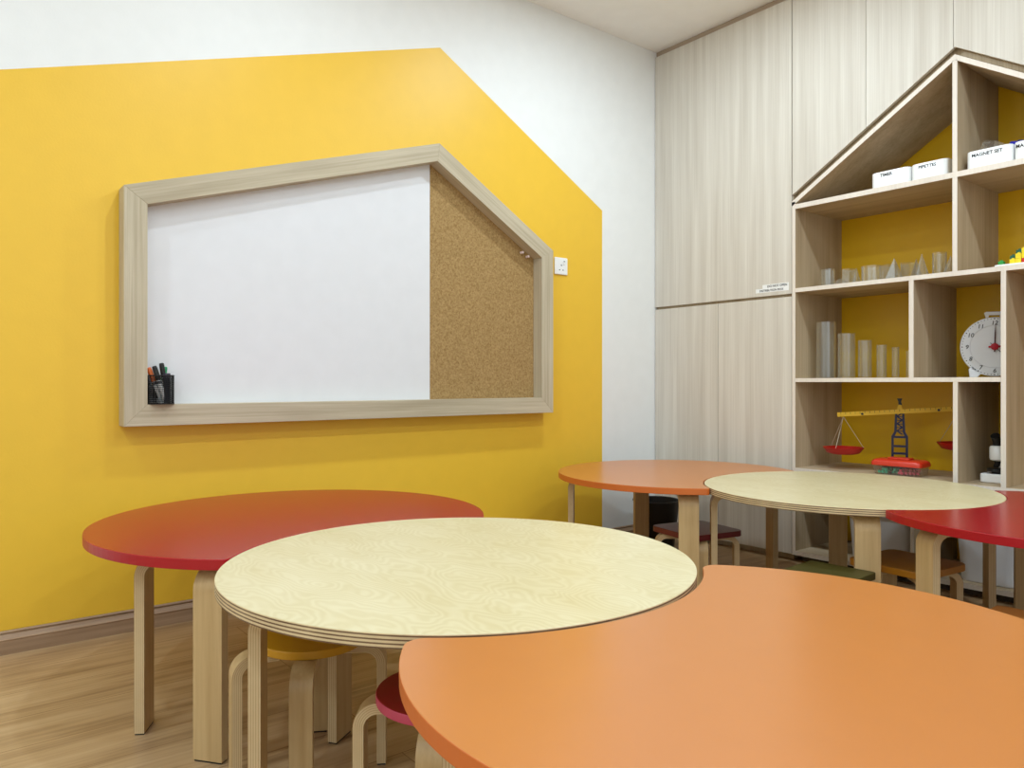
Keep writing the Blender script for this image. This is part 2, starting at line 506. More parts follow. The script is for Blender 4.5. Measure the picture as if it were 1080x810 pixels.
def marker(lab, capc, bodyc, base, top, cap_len=.05, r=.0075, name='marker_pen', grp='pens in the wire cup'):
    base = Vector(base); top = Vector(top)
    d = (top - base); Ln = d.length; d.normalize()
    q = d.to_track_quat('Z', 'Y').to_euler()
    t = thing(name, lab, 'marker', base, rot=q, group=grp)
    MB().lathe([(r * .7, 0), (r, .003), (r, Ln - cap_len), (r * .96, Ln - cap_len + .001)], 16).build('barrel', bodyc, t, smooth=True)
    MB().lathe([(r * 1.1, Ln - cap_len), (r * 1.12, Ln - .008), (r * .95, Ln - .001), (r * .5, Ln)], 16).build('cap', capc, t, smooth=True)
    MB().lathe([(r * 1.02, Ln - cap_len - .012), (r * 1.02, Ln - cap_len - .003)], 16).build('band', plain('grey_print', (70, 72, 76), .4), t)
    MB().box(r * 1.05, r * 1.35, -.002, .002, Ln - cap_len * .8, Ln - .004).build('clip', capc, t)


cw = plain('marker_white', (228, 228, 226), .35)
cx0, cy0, cz0 = PX + .047, -2.616, .7810
marker('orange capped white marker leaning at the left of the cup', plain('orange_cap', (240, 120, 50), .35), cw, (cx0 + .004, cy0 + .004, cz0), (cx0 - .004, cy0 - .039, cz0 + .122))
marker('white marker with a black and yellow cap leaning left in the cup', plain('black_cap', (24, 24, 22), .35), cw, (cx0 + .020, cy0 + .012, cz0), (cx0 + .018, cy0 - .026, cz0 + .127))
marker('black capped marker standing tallest in the cup', plain('black_cap', (24, 24, 22), .35), cw, (cx0 + .006, cy0 + .021, cz0), (cx0 + .006, cy0 + .000, cz0 + .138))
marker('green capped marker at the back of the cup', plain('green_cap', (20, 150, 95), .35), cw, (cx0 - .016, cy0 - .002, cz0), (cx0 - .018, cy0 + .018, cz0 + .126))
t = thing('board_eraser', 'small dark block eraser standing in the pen cup', 'eraser', (cx0 + .020, cy0 + .014, cz0 + .0005), rz=.1)
MB().box(-.010, .008, -.010, .010, 0, .088).build('felt_block', plain('dark_felt', (34, 32, 40), .9), t, bevel=.002)
MB().box(-.010, .008, -.010, .010, .0885, .102).build('grip', plain('dark_purple_plastic', (44, 38, 56), .5), t, bevel=.002)

# wall socket
so = thing('wall_socket', 'white three-pin wall socket with switch beside the whiteboard', 'socket', (0, -.717, 1.4415))
MB().box(.001, .009, -.043, .043, -.043, .043).build('faceplate', white_pl, so, bevel=.003)
sw = MB().box(.009, .0125, .012, .024, .008, .030).build('switch_rocker', white_pl, so, bevel=.001)
MB().box(.0125, .0130, .014, .022, .0225, .0265).build('switch_mark', plain('dark_grey', (60, 60, 64), .5), sw)
for (y, z, w, h) in ((0, .004, .0025, .0042), (-.0115, -.020, .0036, .0025), (.0115, -.020, .0036, .0025)):
    MB().box(.0088, .0094, y - w, y + w, z - h, z + h).build('pin_hole', plain('dark_grey', (60, 60, 64), .5), so)

# ------------------------------------------------------------------ cabinets
GAPX = .0015
PIT, APX, APZ = .636, 1.571, 2.172


def roof_z(x, z0=APZ): return z0 - PIT * abs(x - APX)


def tall_cabinet(x0, x1, lab, sticker):
    w = x1 - x0
    t = thing('tall_cabinet', lab, 'cabinet', (x0, 0, 0))
    b = MB()
    b.box(.001, w - .001, .020, .44, .033, 2.688)
    b.box(.02, w - .02, .05, .43, .0, .033)
    b.build('body', oak_in, t)
    o = MB().box(.0035, w - .0015, 0, .0185, 1.277, 2.688).build('upper_door', oak_v, t, bevel=.001)
    h = w / 2 + .004
    MB().box(.0035, h - .001, 0, .0185, .035, 1.263).build('lower_door', oak_v, t, bevel=.001)
    MB().box(h + .001, w - .0015, 0, .0185, .035, 1.263).build('lower_door', oak_v, t, bevel=.001)
    if sticker:
        s = MB().box(.693, .836, -.0006, -.0001, 1.3145, 1.333).box(.655, .836, -.0006, -.0001, 1.295, 1.3145).build('warning_sticker', white_pl, o)
        s['label'] = 'white sticker with two lines of black capitals'
        text_mesh('lettering', 'DO NOT OPEN', .0155, ink, s, (.720, -.0008, 1.3180), (PI / 2, 0, 0), .0002, bold=.0003)
        text_mesh('lettering', 'DISTRIBUTION BOX', .0145, ink, s, (.676, -.0008, 1.2990), (PI / 2, 0, 0), .0002, bold=.0003)
    return t


tall_cabinet(0, .851, 'tall light oak cabinet in the corner, plain doors and a small sticker', True)
tall_cabinet(2.2915, 3.1425, 'tall light oak cabinet on the far side of the open house shelf', False)

# cabinet bridging over the house shelf
br = thing('overhead_cabinet', 'light oak cabinet above the house-shaped shelf, slanted door bottoms', 'cabinet', (.8525, 0, 0))
X0, X1 = .8525, 2.2895
body = [(X0, 2.688), (X0, 1.7215), (APX, APZ + .006), (X1, 1.7215), (X1, 2.688)]
MB().prism([(x - X0, z) for x, z in body], .032, .44, 'y').build('body', oak_in, br)
seams = [X0, 1.2085, 1.5655, 1.9225, X1]
DZ = APZ + .030
for i in range(4):
    a, c = seams[i] + .001, seams[i + 1] - .001
    mid = [(APX, DZ)] if a < APX < c else []
    pts = [(a, 2.688), (a, roof_z(a, DZ))] + mid + [(c, roof_z(c, DZ)), (c, 2.688)]
    MB().prism([(x - X0, z) for x, z in pts], 0, .0185, 'y').build('slanted_door', oak_v, br, bevel=.001)
struct(MB().box(.002, 3.1425, .014, .44, 2.690, CH - .001).build('trim_1', wood('trim_oak_shaded', (186, 166, 144), (160, 140, 118), 'x', 90, 1.6)), 'oak filler strip under the ceiling')  # oak browned so the colour carries the shade below the ceiling

# the house shelf
hs = thing('house_shelf', 'open light oak shelf shaped like a house with yellow back', 'shelf', (.8525, 0, 0))
E_ = .0008


def panel(nm, x0, x1, z0, z1, y0=0.0, y1=.428, lab=None):
    """board with a pale front edge band"""
    b = MB().box(x0 - X0, x1 - X0, y0 + E_, y1, z0, z1, 0)
    b.box(x0 - X0, x1 - X0, y0, y0 + E_, z0, z1, 1)
    horiz = (x1 - x0) > (z1 - z0)
    o = b.build(nm, [oak_inx if horiz else oak_in, oak_edge], hs)
    return o


ZT = 1.699
panel('side_panel', X0, .8695, .033, roof_z(.853) - .004)
panel('side_panel', X1 - .017, X1, .033, roof_z(.853) - .004)
for sgn in (-1, 1):
    th = .0225
    xo = APX + sgn * (APX - X0)
    # roof board follows the pitch
    pts = [(APX, APZ), (xo, roof_z(xo)), (xo, roof_z(xo) - th), (APX, APZ - th)]
    b = MB().prism([(x - X0, z) for x, z in pts], E_, .428, 'y', 0)
    b.prism([(x - X0, z) for x, z in pts], 0, E_, 'y', 1)
    b.build('roof_panel', [oak_inx, oak_edge], hs)
xa, xb = .870, X1 - .0175
panel('shelf_board', xa, xb, 1.677, ZT)
panel('shelf_board', xa, xb, 1.281, 1.300)
panel('shelf_board', xa, 1.7345, .855, .873)
panel('shelf_board', xa, xb, .430, .448)
panel('base_board', xa, xb, .033, .053)
MB().box(.02, X1 - X0 - .02, .05, .42, 0, .0328).build('plinth', gap_shade, hs)
for (a, c, z0, z1) in ((1.562, 1.580, ZT, APZ - .0235), (1.562, 1.580, 1.300, 1.677), (1.392, 1.411, .873, 1.281), (1.735, 1.753, .448, 1.281),
                       (1.564, 1.582, .448, .855), (1.398, 1.413, .053, .430)):
    panel('divider', a, c, z0 + .0003, z1 - .0003)
hp = [(X0, .034), (X1, .034), (X1, roof_z(X1) - .02), (APX, APZ - .02), (X0, roof_z(X0) - .02)]
MB().prism([(x - X0, z) for x, z in hp], .4285, .439, 'y').build('back_panel', back_y, hs)['label'] = 'yellow back panel'


# trays -------------------------------------------------------------
def tub(name, parent, mat, w, d, h, r=.024, th=.003, taper=.0, lip=0):
    rings = []
    def ring(ins, z, rr): return [(x, y, z) for x, y in rrect(ins, w - ins, ins, d - ins, max(rr, .003))]
    rings.append(ring(taper + .004, 0, r - .004)); rings.append(ring(taper, .004, r))
    if lip:
        rings.append(ring(.0, h - .012, r)); rings.append(ring(-lip, h - .011, r)); rings.append(ring(-lip, h - .001, r)); rings.append(ring(-lip + .001, h, r))
    else:
        rings.append(ring(0, h - .001, r)); rings.append(ring(.0008, h, r))
    rings.append(ring(th, h, r - th)); rings.append(ring(th + .0005, h - .003, r - th)); rings.append(ring(taper + th, th, r - th))
    b = MB().loft(rings, 0)
    return b.build(name, mat, parent, smooth=True)


def label_tray(x, z, w, d, h, text, lab, y=.028, size=.019, tx=.042, tz=.05):
    t = thing('storage_tray', lab, 'tray', (x, y, z + .0003), group='labelled trays on the top shelf')
    tub('body', t, white_pl, w, d, h, .022)
    if text:
        tp = text_mesh('lettering', text, size, ink, t, (tx, -.0004, tz), (PI / 2, 0, 0), .0003, bold=.0004)
    return t


label_tray(1.216, ZT, .165, .30, .072, 'TIMER', 'white tray lettered TIMER on the house shelf')
label_tray(1.386, ZT, .148, .30, .072, 'PIPETTES', 'white tray lettered PIPETTES against the shelf divider', tx=.032, size=.018)
label_tray(1.600, ZT, .163, .30, .074, 'MAGNET SET', 'white tray lettered MAGNET SET holding a clear bag', tx=.022, size=.0185)
label_tray(1.768, ZT, .163, .30, .074, 'MAGNETS', 'white tray with a blue magnet, cut by the photo edge', tx=.008, size=.0185)
# clear bag in the magnet tray
b = MB()
n = 9
g = []
for i in range(n):
    for j in range(n):
        u, v = i / (n - 1), j / (n - 1)
        g.append((u * .10 - .05, .006 * sin(9 * u + 5 * v) + random.uniform(-.004, .004), v * .085 + .012 * sin(6 * u)))
b.add(g, [(i * n + j, i * n + j + 1, (i + 1) * n + j + 1, (i + 1) * n + j) for i in range(n - 1) for j in range(n - 1)])
b.add([(x, y + .012 + .006 * sin(40 * x), z) for x, y, z in g], [(i * n + j, (i + 1) * n + j, (i + 1) * n + j + 1, i * n + j + 1) for i in range(n - 1) for j in range(n - 1)])
bag = b.build('plastic_bag', clear_mat('crinkled_film', (.85, .87, .9), .25, .75), None, (1.662, .10, ZT + .052), (-.5, .25, .15))
tag(bag, 'crumpled clear plastic bag sticking out of the MAGNET SET tray', 'bag')
t = thing('disc_magnet', 'blue round magnet on top of the tray at the photo edge', 'magnet', (1.768, .10, ZT + .0795), rot=(.25, .2, 0))
MB().lathe([(.034, 0), (.036, .003), (.036, .011), (.033, .014)], 28).build('disc', plain('blue_plastic', (34, 44, 170), .35), t, smooth=True)
MB().lathe([(.010, .0142), (.010, .018), (.007, .019)], 18).build('hub', plain('navy_plastic', (24, 28, 100), .35), t, smooth=True)

# clear acrylic solids on the second shelf ---------------------------
Z2 = 1.3005


def solid(kind, lab, x, y, r, h, n=32, cat='geometric solid', rz=0):
    if kind in ('cylinder', 'prism'):
        p = [(r, 0), (r, h), (r - .0015, h), (r - .0015, .0015)]
    elif kind in ('cone', 'pyramid'):
        p = [(r, 0), (.001, h), (.0008, h - .003), (r - .002, .0015)]
    else:
        p = [(r * cos(a), r * sin(a)) for a in [PI / 2 * k / 10 for k in range(11)]]
        p[-1] = (.0005, r)
    b = MB().lathe(p, n, close=True)
    if kind in ('cylinder', 'cone', 'dome'):
        o = b.build('clear_' + kind, clear_m, None, (x, y, Z2), (0, 0, rz), smooth=True)
    else:
        o = b.build('clear_' + kind, clear_m, None, (x, y, Z2), (0, 0, rz))
    return tag(o, lab, cat, 'clear geometric solids on the shelf')


solid('cylinder', 'clear cylinder nearest the shelf side panel', .955, .14, .031, .092)
solid('prism', 'clear hexagonal prism second from the shelf side panel', 1.032, .19, .034, .088, 6)
solid('dome', 'low clear dome at the front of the second shelf', 1.062, .065, .030, .03, 28)
solid('cone', 'small clear cone just behind the low dome', 1.095, .14, .025, .082)
solid('cylinder', 'wide clear cylinder in the middle of the solids', 1.185, .10, .042, .075)
solid('prism', 'clear square prism behind the wide clear cylinder', 1.205, .22, .036, .09, 4, rz=.4)
solid('pyramid', 'tall clear square pyramid in the middle of the row', 1.290, .09, .040, .098, 4, rz=.5)
solid('prism', 'clear triangular prism behind the tall pyramid', 1.290, .21, .038, .088, 3, rz=.2)
solid('pyramid', 'slim clear pyramid between two taller clear solids', 1.365, .13, .028, .088, 4, rz=.2)
solid('cone', 'whitish clear cone in front of the tall clear cylinder', 1.408, .085, .030, .100)
solid('cylinder', 'tall narrow clear cylinder near the divider', 1.452, .15, .028, .105)
solid('pyramid', 'clear triangular pyramid touching the divider', 1.508, .12, .040, .083, 3, rz=.9)

# measuring tubes on the third shelf
Z3 = .8735
for k, (x, r, h, lab) in enumerate(((.948, .044, .268, 'tallest and widest clear tube, beside the shelf side panel'), (1.050, .038, .208, 'second tallest clear tube'),
                                   (1.137, .029, .172, 'clear tube of middle height, third in the falling row'), (1.213, .021, .148, 'narrow clear tube, fourth in the falling row'),
                                   (1.275, .015, .136, 'very thin clear tube, fifth in the falling row'), (1.332, .011, .118, 'thinnest and shortest clear tube beside the divider'))):
    b = MB().lathe([(r, .004), (r, h), (r - .0022, h), (r - .0022, .006), (.0005, .006)], 32)
    t = thing('clear_tube', lab, 'tube', (x, .135, Z3), group='clear tubes in falling sizes')
    b.build('wall', clear_mat('tube_acrylic', (.97, .98, .97), .07, .6), t, smooth=True)
    MB().lathe([(r + .002, 0), (r + .002, .0036), (.0005, .0038)], 32).build('base_disc', clear_m, t)

# teaching clock ------------------------------------------------------
ck = thing('teaching_clock', 'round white teaching clock with black numerals and red hub', 'clock', (1.622, .26, Z3), rz=math.radians(27))
r_ = .1235
zc = .1285
face = plain('clock_white', (232, 234, 238), .35)
dial_g = plain('clock_grey_white', (222, 222, 228), .4)


def ydisc(prof, n=64, close=True):
    """lathe around local -y at the dial centre"""
    m = MB().lathe(prof, n, close=close)
    m.v = [(x, -z, y + zc) for x, y, z in m.v]
    return m


ydisc([(r_ - .002, -.012), (r_, -.010), (r_, .006), (r_ - .002, .008), (.090, .008), (.089, .0065)]).build('dial', face, ck, smooth=True)
ydisc([(.0865, .0066), (.0875, .0072), (.0880, .0072), (.0885, .0066)], 64, False).build('inner_ring', dial_g, ck)
b = MB()
for k in range(60):
    a = 2 * PI * k / 60
    big = k % 5 == 0
    rr = .1165
    b.lathe([(.0024 if big else .0016, 0), (.0024 if big else .0016, .0006)], 8, (rr * sin(a), rr * cos(a), .0081))
b.v = [(x, -z, y + zc) for x, y, z in b.v]
b.build('minute_dots', ink, ck)
for k in range(1, 13):
    a = 2 * PI * k / 12
    text_mesh('numeral', str(k), .0245, ink, ck, (.0995 * sin(a), -.0084, zc + .0995 * cos(a) - .0085), (PI / 2, 0, 0), .0003, 'CENTER', .15, .0002)
ydisc([(.013, .010), (.0145, .011), (.0145, .017), (.012, .020), (.006, .021)], 28).build('hub', plain('clock_red', (176, 24, 44), .4), ck, smooth=True)


def hand(ang, L_, w, mat, nm, off, tail=.022):
    b = MB().prism([(-w, -tail), (w, -tail), (w * 1.2, L_ * .6), (0, L_), (-w * 1.2, L_ * .6)], off, off + .0016, 'z')
    c, s = cos(-ang), sin(-ang)
    b.v = [(x * c - y * s, -z, x * s + y * c + zc) for x, y, z in b.v]
    b.build(nm, mat, ck)


hand(math.radians(2), .100, .0020, plain('hand_dark_red', (70, 20, 30), .4), 'minute_hand', .0135)
hand(math.radians(88), .060, .0035, MATS['clock_red'], 'hour_hand', .0115)
hand(math.radians(136), .07, .0010, plain('hand_grey', (90, 90, 96), .4), 'pointer', .0098)
for sx in (-1, 1):
    MB().prism([(sx * .045, .018), (sx * .062, .0), (sx * .088, .0), (sx * .092, .034), (sx * .080, .05)], -.008, .010, 'y').build('foot', face, ck, bevel=.002)
b = MB()
for rg in (1,):
    P = [(-.030, .1215), (-.036, .142), (-.030, .1465), (.030, .1465), (.036, .142), (.030, .1215), (.020, .1235), (.020, .132), (-.020, .132), (-.020, .1235)]
    b.prism([(x, z + zc) for x, z in P], -.006, .008, 'y')
b.build('handle', face, ck, bevel=.0015)

# linking cubes on a white peg board ---------------------------------
cubeboard = tag(MB().prism(rrect(0, .30, 0, .20, .01), 0, .010, 'z').build('peg_board', white_pl, None, bevel=.0015), 'flat white board under the coloured linking cubes', 'board')
cubeboard.location = (1.700, .03, Z2)
CS = .0195
cols = {'green': plain('cube_green', (40, 150, 60), .4), 'dark': plain('cube_dark_green', (24, 92, 60), .4), 'yellow': plain('cube_yellow', (245, 215, 30), .4), 'red': plain('cube_red', (200, 40, 32), .4), 'orange': plain('cube_orange', (236, 130, 30), .4)}
def cube_mesh():
    return MB().box(-CS / 2, CS / 2, -CS / 2, CS / 2, 0, CS)
spots = [('green', 0, .05, 0, 'green linking cube at the outer end of the white board'),          ('dark', .036, .066, 0, 'lower dark green linking cube of a stack of two'), ('dark', .036, .066, 1, 'upper dark green linking cube of a stack of two'),
         ('yellow', .047, .028, 0, 'yellow linking cube, lowest step of the yellow stair'),
         ('yellow', .067, .028, 0, 'yellow linking cube under the second step of the stair'), ('yellow', .067, .028, 1, 'yellow linking cube, second step of the stair'),
         ('red', .088, .028, 0, 'red linking cube at the bottom of the yellow stair'), ('yellow', .088, .028, 1, 'yellow linking cube above the red one, third step'), ('yellow', .088, .028, 2, 'topmost yellow linking cube of the stair'),
         ('dark', .057, .066, 0, 'bottom dark green linking cube of a stack of three'), ('dark', .057, .066, 1, 'middle dark green linking cube of a stack of three'), ('dark', .057, .066, 2, 'top dark green linking cube of a stack of three')]
for c, dx, dy, k, lab in spots:
    t = thing('linking_cube', lab, 'cube', (1.708 + dx, .038 + dy, Z2 + .0102 + k * (CS + .0002)), group='linking cubes on the white board')
    cube_mesh().build('block', cols[c], t, bevel=.0012)
    if (c, dx) not in (('yellow', .067), ('red', .088), ('yellow', .088), ('dark', .036), ('dark', .057)) or (c, dx, k) in (('yellow', .067, 1), ('yellow', .088, 2), ('dark', .036, 1), ('dark', .057, 2)):
        MB().lathe([(.0055, CS), (.0055, CS + .004), (.004, CS + .005)], 12).build('peg', cols[c], t)

# balance scale --------------------------------------------------------
Z4 = .4485
navy = plain('navy_blue_plastic', (14, 18, 66), .4)
yel_pl = plain('yellow_plastic', (232, 186, 34), .45)
red_pl = plain('red_pan_plastic', (196, 30, 22), .4)
ang = math.atan2(.11, .24)
bs = thing('balance_scale', 'toy balance with yellow beam, blue tower and red pans', 'scale', (1.238, .255, Z4), rz=ang)
MB().box(-.075, .075, -.03, .03, 0, .02).build('base', navy, bs, bevel=.004)
# tower: ladder lower half, perforated upper half
W1, W2 = .037, .022
b = MB()
for sx in (-1, 1):
    b.prism([(sx * .034, .02), (sx * .024, .02), (sx * .024, .150), (sx * .012, .178), (sx * .009, .262), (sx * .019, .262), (sx * .0225, .178), (sx * .034, .158)], -.010, .010, 'y')
for z in (.034, .075, .108, .150):
    b.box(-.026, .026, -.009, .009, z, z + .009)
for k in range(6):
    z0 = .166 + k * .0165
    s = 1 if k % 2 else -1
    b.prism([(-.016 * s, z0), (-.006 * s, z0), (.016 * s, z0 + .0165), (.006 * s, z0 + .0165)], -.008, .008, 'y')
    b.box(-.014, .014, -.008, .008, z0 + .0135, z0 + .0175)
b.build('tower', navy, bs)
MB().prism([(-.018, .262), (.018, .262), (.007, .302), (-.007, .302)], -.013, .013, 'y').build('saddle', yel_pl, bs, bevel=.002)
MB().prism([(-.011, .331), (.011, .331), (.006, .318), (.010, .300), (-.005, .304), (-.006, .318)], -.009, .009, 'y').build('pointer', black_pl, bs)
TL = math.radians(4.2)
HL = .262
beam_o = bpy.data.objects.new('beam', None)
b = MB().box(-HL, HL, -.006, .006, -.010, .010)
beam = b.build('beam', yel_pl, bs, (0, -.014 - .006, .272), (0, -TL, 0))
bpy.data.objects.remove(beam_o)
b = MB()
for k in range(-12, 13):
    b.box(k * .0205 - .0008, k * .0205 + .0008, -.0064, -.0061, .000, .0095)
b.build('tick_marking', ink, beam)
for sx in (-1, 1):
    m = MB().lathe([(.0055, 0), (.0055, .003)], 12); m.v = [(x + sx * .155, -z - .0062, y - .002) for x, y, z in m.v]
    m.build('hook_hole', black_pl, beam)
for sx, zt in ((-1, .272 - .26 * sin(TL)), (1, .272 + .26 * sin(TL))):
    px, pz = sx * .235, zt - .185
    pan = MB().lathe([(.045, 0), (.070, .006), (.088, .030), (.090, .033), (.087, .033), (.068, .009), (.0005, .004)], 36, (px, -.02, pz)).build('pan', red_pl, bs, smooth=True)
    b = MB()
    for k in range(3):
        a = 2 * PI * k / 3 + (.2 if sx < 0 else .5)
        b.tube([(px + .087 * cos(a), -.02 + .087 * sin(a), pz + .032), (px, -.02, zt - .010)], .0011, 6)
    b.build('chain', plain('pale_chain', (200, 190, 170), .5), pan)

# red lidded box of pieces in front of it
bx = thing('parts_box', 'small clear box with a red lid in front of the balance', 'box', (1.205, .055, Z4 + .0003), rz=.04)
tub('tub_body', bx, clear_box, .205, .115, .042, .018, .002, .006)
lid_r = plain('lid_red', (206, 52, 26), .35)
b = MB()
def rr3(i, z, r=.018): return [(x, y, z) for x, y in rrect(-.004 + i, .209 - i, -.004 + i, .119 - i, r)]
b.loft([rr3(0, .0395), rr3(0, .052), rr3(.004, .060), rr3(.014, .066), rr3(.018, .0665)])
lid = b.build('lid', lid_r, bx, smooth=True)
MB().prism(rrect(.055, .15, .03, .085, .012), .0667, .074, 'z').build('lid_grip', lid_r, lid, bevel=.002)
for k, (x0, x1, c, nm) in enumerate(((.014, .098, (40, 190, 150), 'green_pieces'), (.104, .190, (225, 80, 110), 'pink_pieces'))):
    b = MB()
    for q in range(26):
        x, y, z = random.uniform(x0 + .006, x1 - .006), random.uniform(.016, .098), random.choice((.005, .016))
        s = .0052
        b.box(x - s, x + s, y - s, y + s, z, z + 2 * s)
    o = b.build(nm, plain(nm + '_mat', c, .5), bx); o['kind'] = 'stuff'

# microscope -----------------------------------------------------------
ms = thing('microscope', 'small white and black toy microscope behind the shelf upright', 'microscope', (1.672, .16, Z4))
MB().prism(rrect(-.052, .052, -.05, .07, .012), .0005, .036, 'z').build('base', white_pl, ms, bevel=.004)
MB().lathe([(.034, .044), (.036, .046), (.036, .056), (.030, .058)], 28, (0, -.01, 0)).build('stage', black_pl, ms, smooth=True)
MB().lathe([(.022, .036), (.018, .045)], 24, (0, -.01, 0)).build('condenser', black_pl, ms)
MB().box(-.014, .014, .035, .06, .036, .150).build('arm', white_pl, ms, bevel=.004)
MB().lathe([(.008, .066), (.011, .080), (.014, .088)], 20, (0, -.01, 0)).build('objective', black_pl, ms)
MB().lathe([(.012, .086), (.026, .092), (.028, .098), (.028, .140), (.024, .147), (.012, .150)], 28, (0, -.01, 0)).build('tube_head', white_pl, ms, smooth=True)
b = MB().tube([(0, -.01, .146), (0, -.014, .165), (0, -.034, .190)], [.016, .015, .017], 18)
b.build('eyepiece', black_pl, ms, smooth=True)
m = MB().lathe([(.012, -.030), (.013, -.028), (.013, .028), (.012, .030)], 20); m.v = [(z, x + .048, y + .060) for x, y, z in m.v]
m.build('focus_knob', black_pl, ms, smooth=True)
MB().box(-.02, .02, .02, .048, .128, .152).build('head_bridge', white_pl, ms, bevel=.003)


# white tubs on the base board
def big_tub(x, w, lab):
    t = thing('storage_tub', lab, 'tub', (x, .034, .0535), group='white tubs in the bottom row')
    tub('body', t, bin_pl, w, .34, .222, .045, .004, .012, .006)
    return t


big_tub(1.098, .278, 'white plastic tub in the bottom row beside the low divider')
big_tub(1.552, .235, 'white plastic tub in the bottom row under the far red table')


# ------------------------------------------------------------------ tables and stools
def leg_mesh(name, zt, w, t, R, run):
    """bent plywood strip: foot at the origin's outer face, up, round and inwards along -x"""
    cl = []
    cl.append((0, .004)); 
    nseg = 10
    zc_ = zt - t / 2 - R
    cl.append((0, zc_ * .5)); cl.append((0, zc_))
    for k in range(1, nseg + 1):
        a = PI / 2 * k / nseg
        cl.append((-R + R * cos(a), zc_ + R * sin(a)))
    cl.append((-R - run, zt - t / 2))
    me = bpy.data.meshes.new(name)
    V, F, MI = [], [], []
    n = len(cl)
    for i, (x, z) in enumerate(cl):
        x0, z0 = cl[max(i - 1, 0)]; x1, z1 = cl[min(i + 1, n - 1)]
        dx, dz = x1 - x0, z1 - z0
        l = math.hypot(dx, dz); nx, nz = dz / l, -dx / l
        for (s, yy) in ((1, -w / 2), (1, w / 2), (-1, w / 2), (-1, -w / 2)):
            V.append((x + nx * s * t / 2, yy, z + nz * s * t / 2))
    uvs = []
    acc = 0
    for i in range(n - 1):
        o = i * 4
        L0 = acc; acc += math.hypot(cl[i + 1][0] - cl[i][0], cl[i + 1][1] - cl[i][1])
        for k in range(4):
            j = (k + 1) % 4
            F.append((o + k, o + j, o + 4 + j, o + 4 + k)); MI.append(1 if k in (1, 3) else 0)
            v0, v1 = ((0, 1), (1, 1), (1, 0), (0, 0))[k][0], ((0, 0), (0, 0), (0, 0), (0, 0))[k][0]
            if k in (1, 3):
                va, vb = (0, 1) if k == 1 else (1, 0)
                uvs += [(L0, va), (L0, vb), (acc, vb), (acc, va)]
            else:
                uvs += [(L0, 0), (L0, 1), (acc, 1), (acc, 0)]
    F.append((3, 2, 1, 0)); MI.append(1); uvs += [(0, 0)] * 4
    o = (n - 1) * 4
    F.append((o, o + 1, o + 2, o + 3)); MI.append(1); uvs += [(0, 0)] * 4
    me.from_pydata(V, [], F)
    me.materials.append(birch_leg); me.materials.append(ply_leg)
    me.polygons.foreach_set('material_index', MI)
    ul = me.uv_layers.new(name='UVMap')
    for i, uv in enumerate(uvs): ul.data[i].uv = uv
    me.polygons.foreach_set('use_smooth', [True] * len(F))
    me.update()
    try: me.set_sharp_from_angle(angle=math.radians(30))
    except Exception: pass
    return me


TZ, TT = .460, .025
table_leg = leg_mesh('table_leg', TZ - TT - .0003, .074, .023, .042, .10)
stool_leg = leg_mesh('stool_leg', .290 - .018 - .0003, .046, .020, .036, .05)
stool_leg_low = leg_mesh('stool_leg_low', .268 - .022 - .0003, .048, .020, .036, .05)
glide_t = MB().box(-.0105, .0105, -.034, .034, 0.0, .0038).mesh('glide', black_pl)
glide_s = MB().box(-.009, .009, -.021, .021, 0.0, .0038).mesh('glide', black_pl)


def legs(root, centre, specs, mesh, glide):
    for (x, y, a) in specs:
        l = bpy.data.objects.new('leg', mesh)
        link(l, root, (x - centre[0], y - centre[1], 0), (0, 0, math.radians(a)))
        l.rotation_euler.z -= root.rotation_euler.z
        g = bpy.data.objects.new('foot_glide', glide)
        link(g, l)
        g['label'] = 'black foot glide'


def polar(c, rho, angs, da=0):
    return [(c[0] + rho * cos(math.radians(a)), c[1] + rho * sin(math.radians(a)), a + da) for a in angs]


def moon(c, R, bc, rb, rf, n=96):
    """disc bitten by a second disc, corners rounded with radius rf"""
    C, B = Vector(c), Vector(bc)
    D = (B - C).length; ux = (B - C) / D; uy = Vector((-ux.y, ux.x))
    r1, r2 = R - rf, rb + rf
    a = (r1 * r1 - r2 * r2 + D * D) / (2 * D); h = math.sqrt(r1 * r1 - a * a)
    F1 = (a, h)
    th = math.atan2(h, a)                       # main arc from th round to -th
    pts = []
    for k in range(n + 1):
        q = th + (2 * PI - 2 * th) * k / n
        pts.append((R * cos(q), R * sin(q)))
    # lower fillet (centre (a,-h)): from direction -th to direction towards B
    pb = math.atan2(h, D - a)
    s0, s1 = -th, pb
    for k in range(1, 9): 
        q = s0 + (s1 - s0) * k / 8
        pts.append((a + rf * cos(q), -h + rf * sin(q)))
    e0 = math.atan2(-h, a - D) % (2 * PI)
    e1 = 2 * PI - e0
    m_ = 48
    for k in range(1, m_):
        q = e0 + (e1 - e0) * k / m_
        pts.append((D + rb * cos(q), rb * sin(q)))
    for k in range(0, 8):
        q = -pb + (th + pb) * k / 8
        pts.append((a + rf * cos(q), h + rf * sin(q)))
    return [(ux.x * x + uy.x * y, ux.y * x + uy.y * y) for x, y in pts]


def top_obj(root, pts, mats, name='tabletop'):
    b = MB().prism(pts, TZ - TT, TZ, 'z', 0, 1)
    return b.build(name, mats, root, bevel=.0016)


def table(lab, c, pts, mats, legspec):
    t = thing('table', lab, 'table', (c[0], c[1], 0), group='low nesting tables')
    top_obj(t, pts, mats)
    legs(t, c, legspec, table_leg, glide_t)
    return t


def disc(R, n=128): return [(R * cos(2 * PI * k / n), R * sin(2 * PI * k / n)) for k in range(n)]


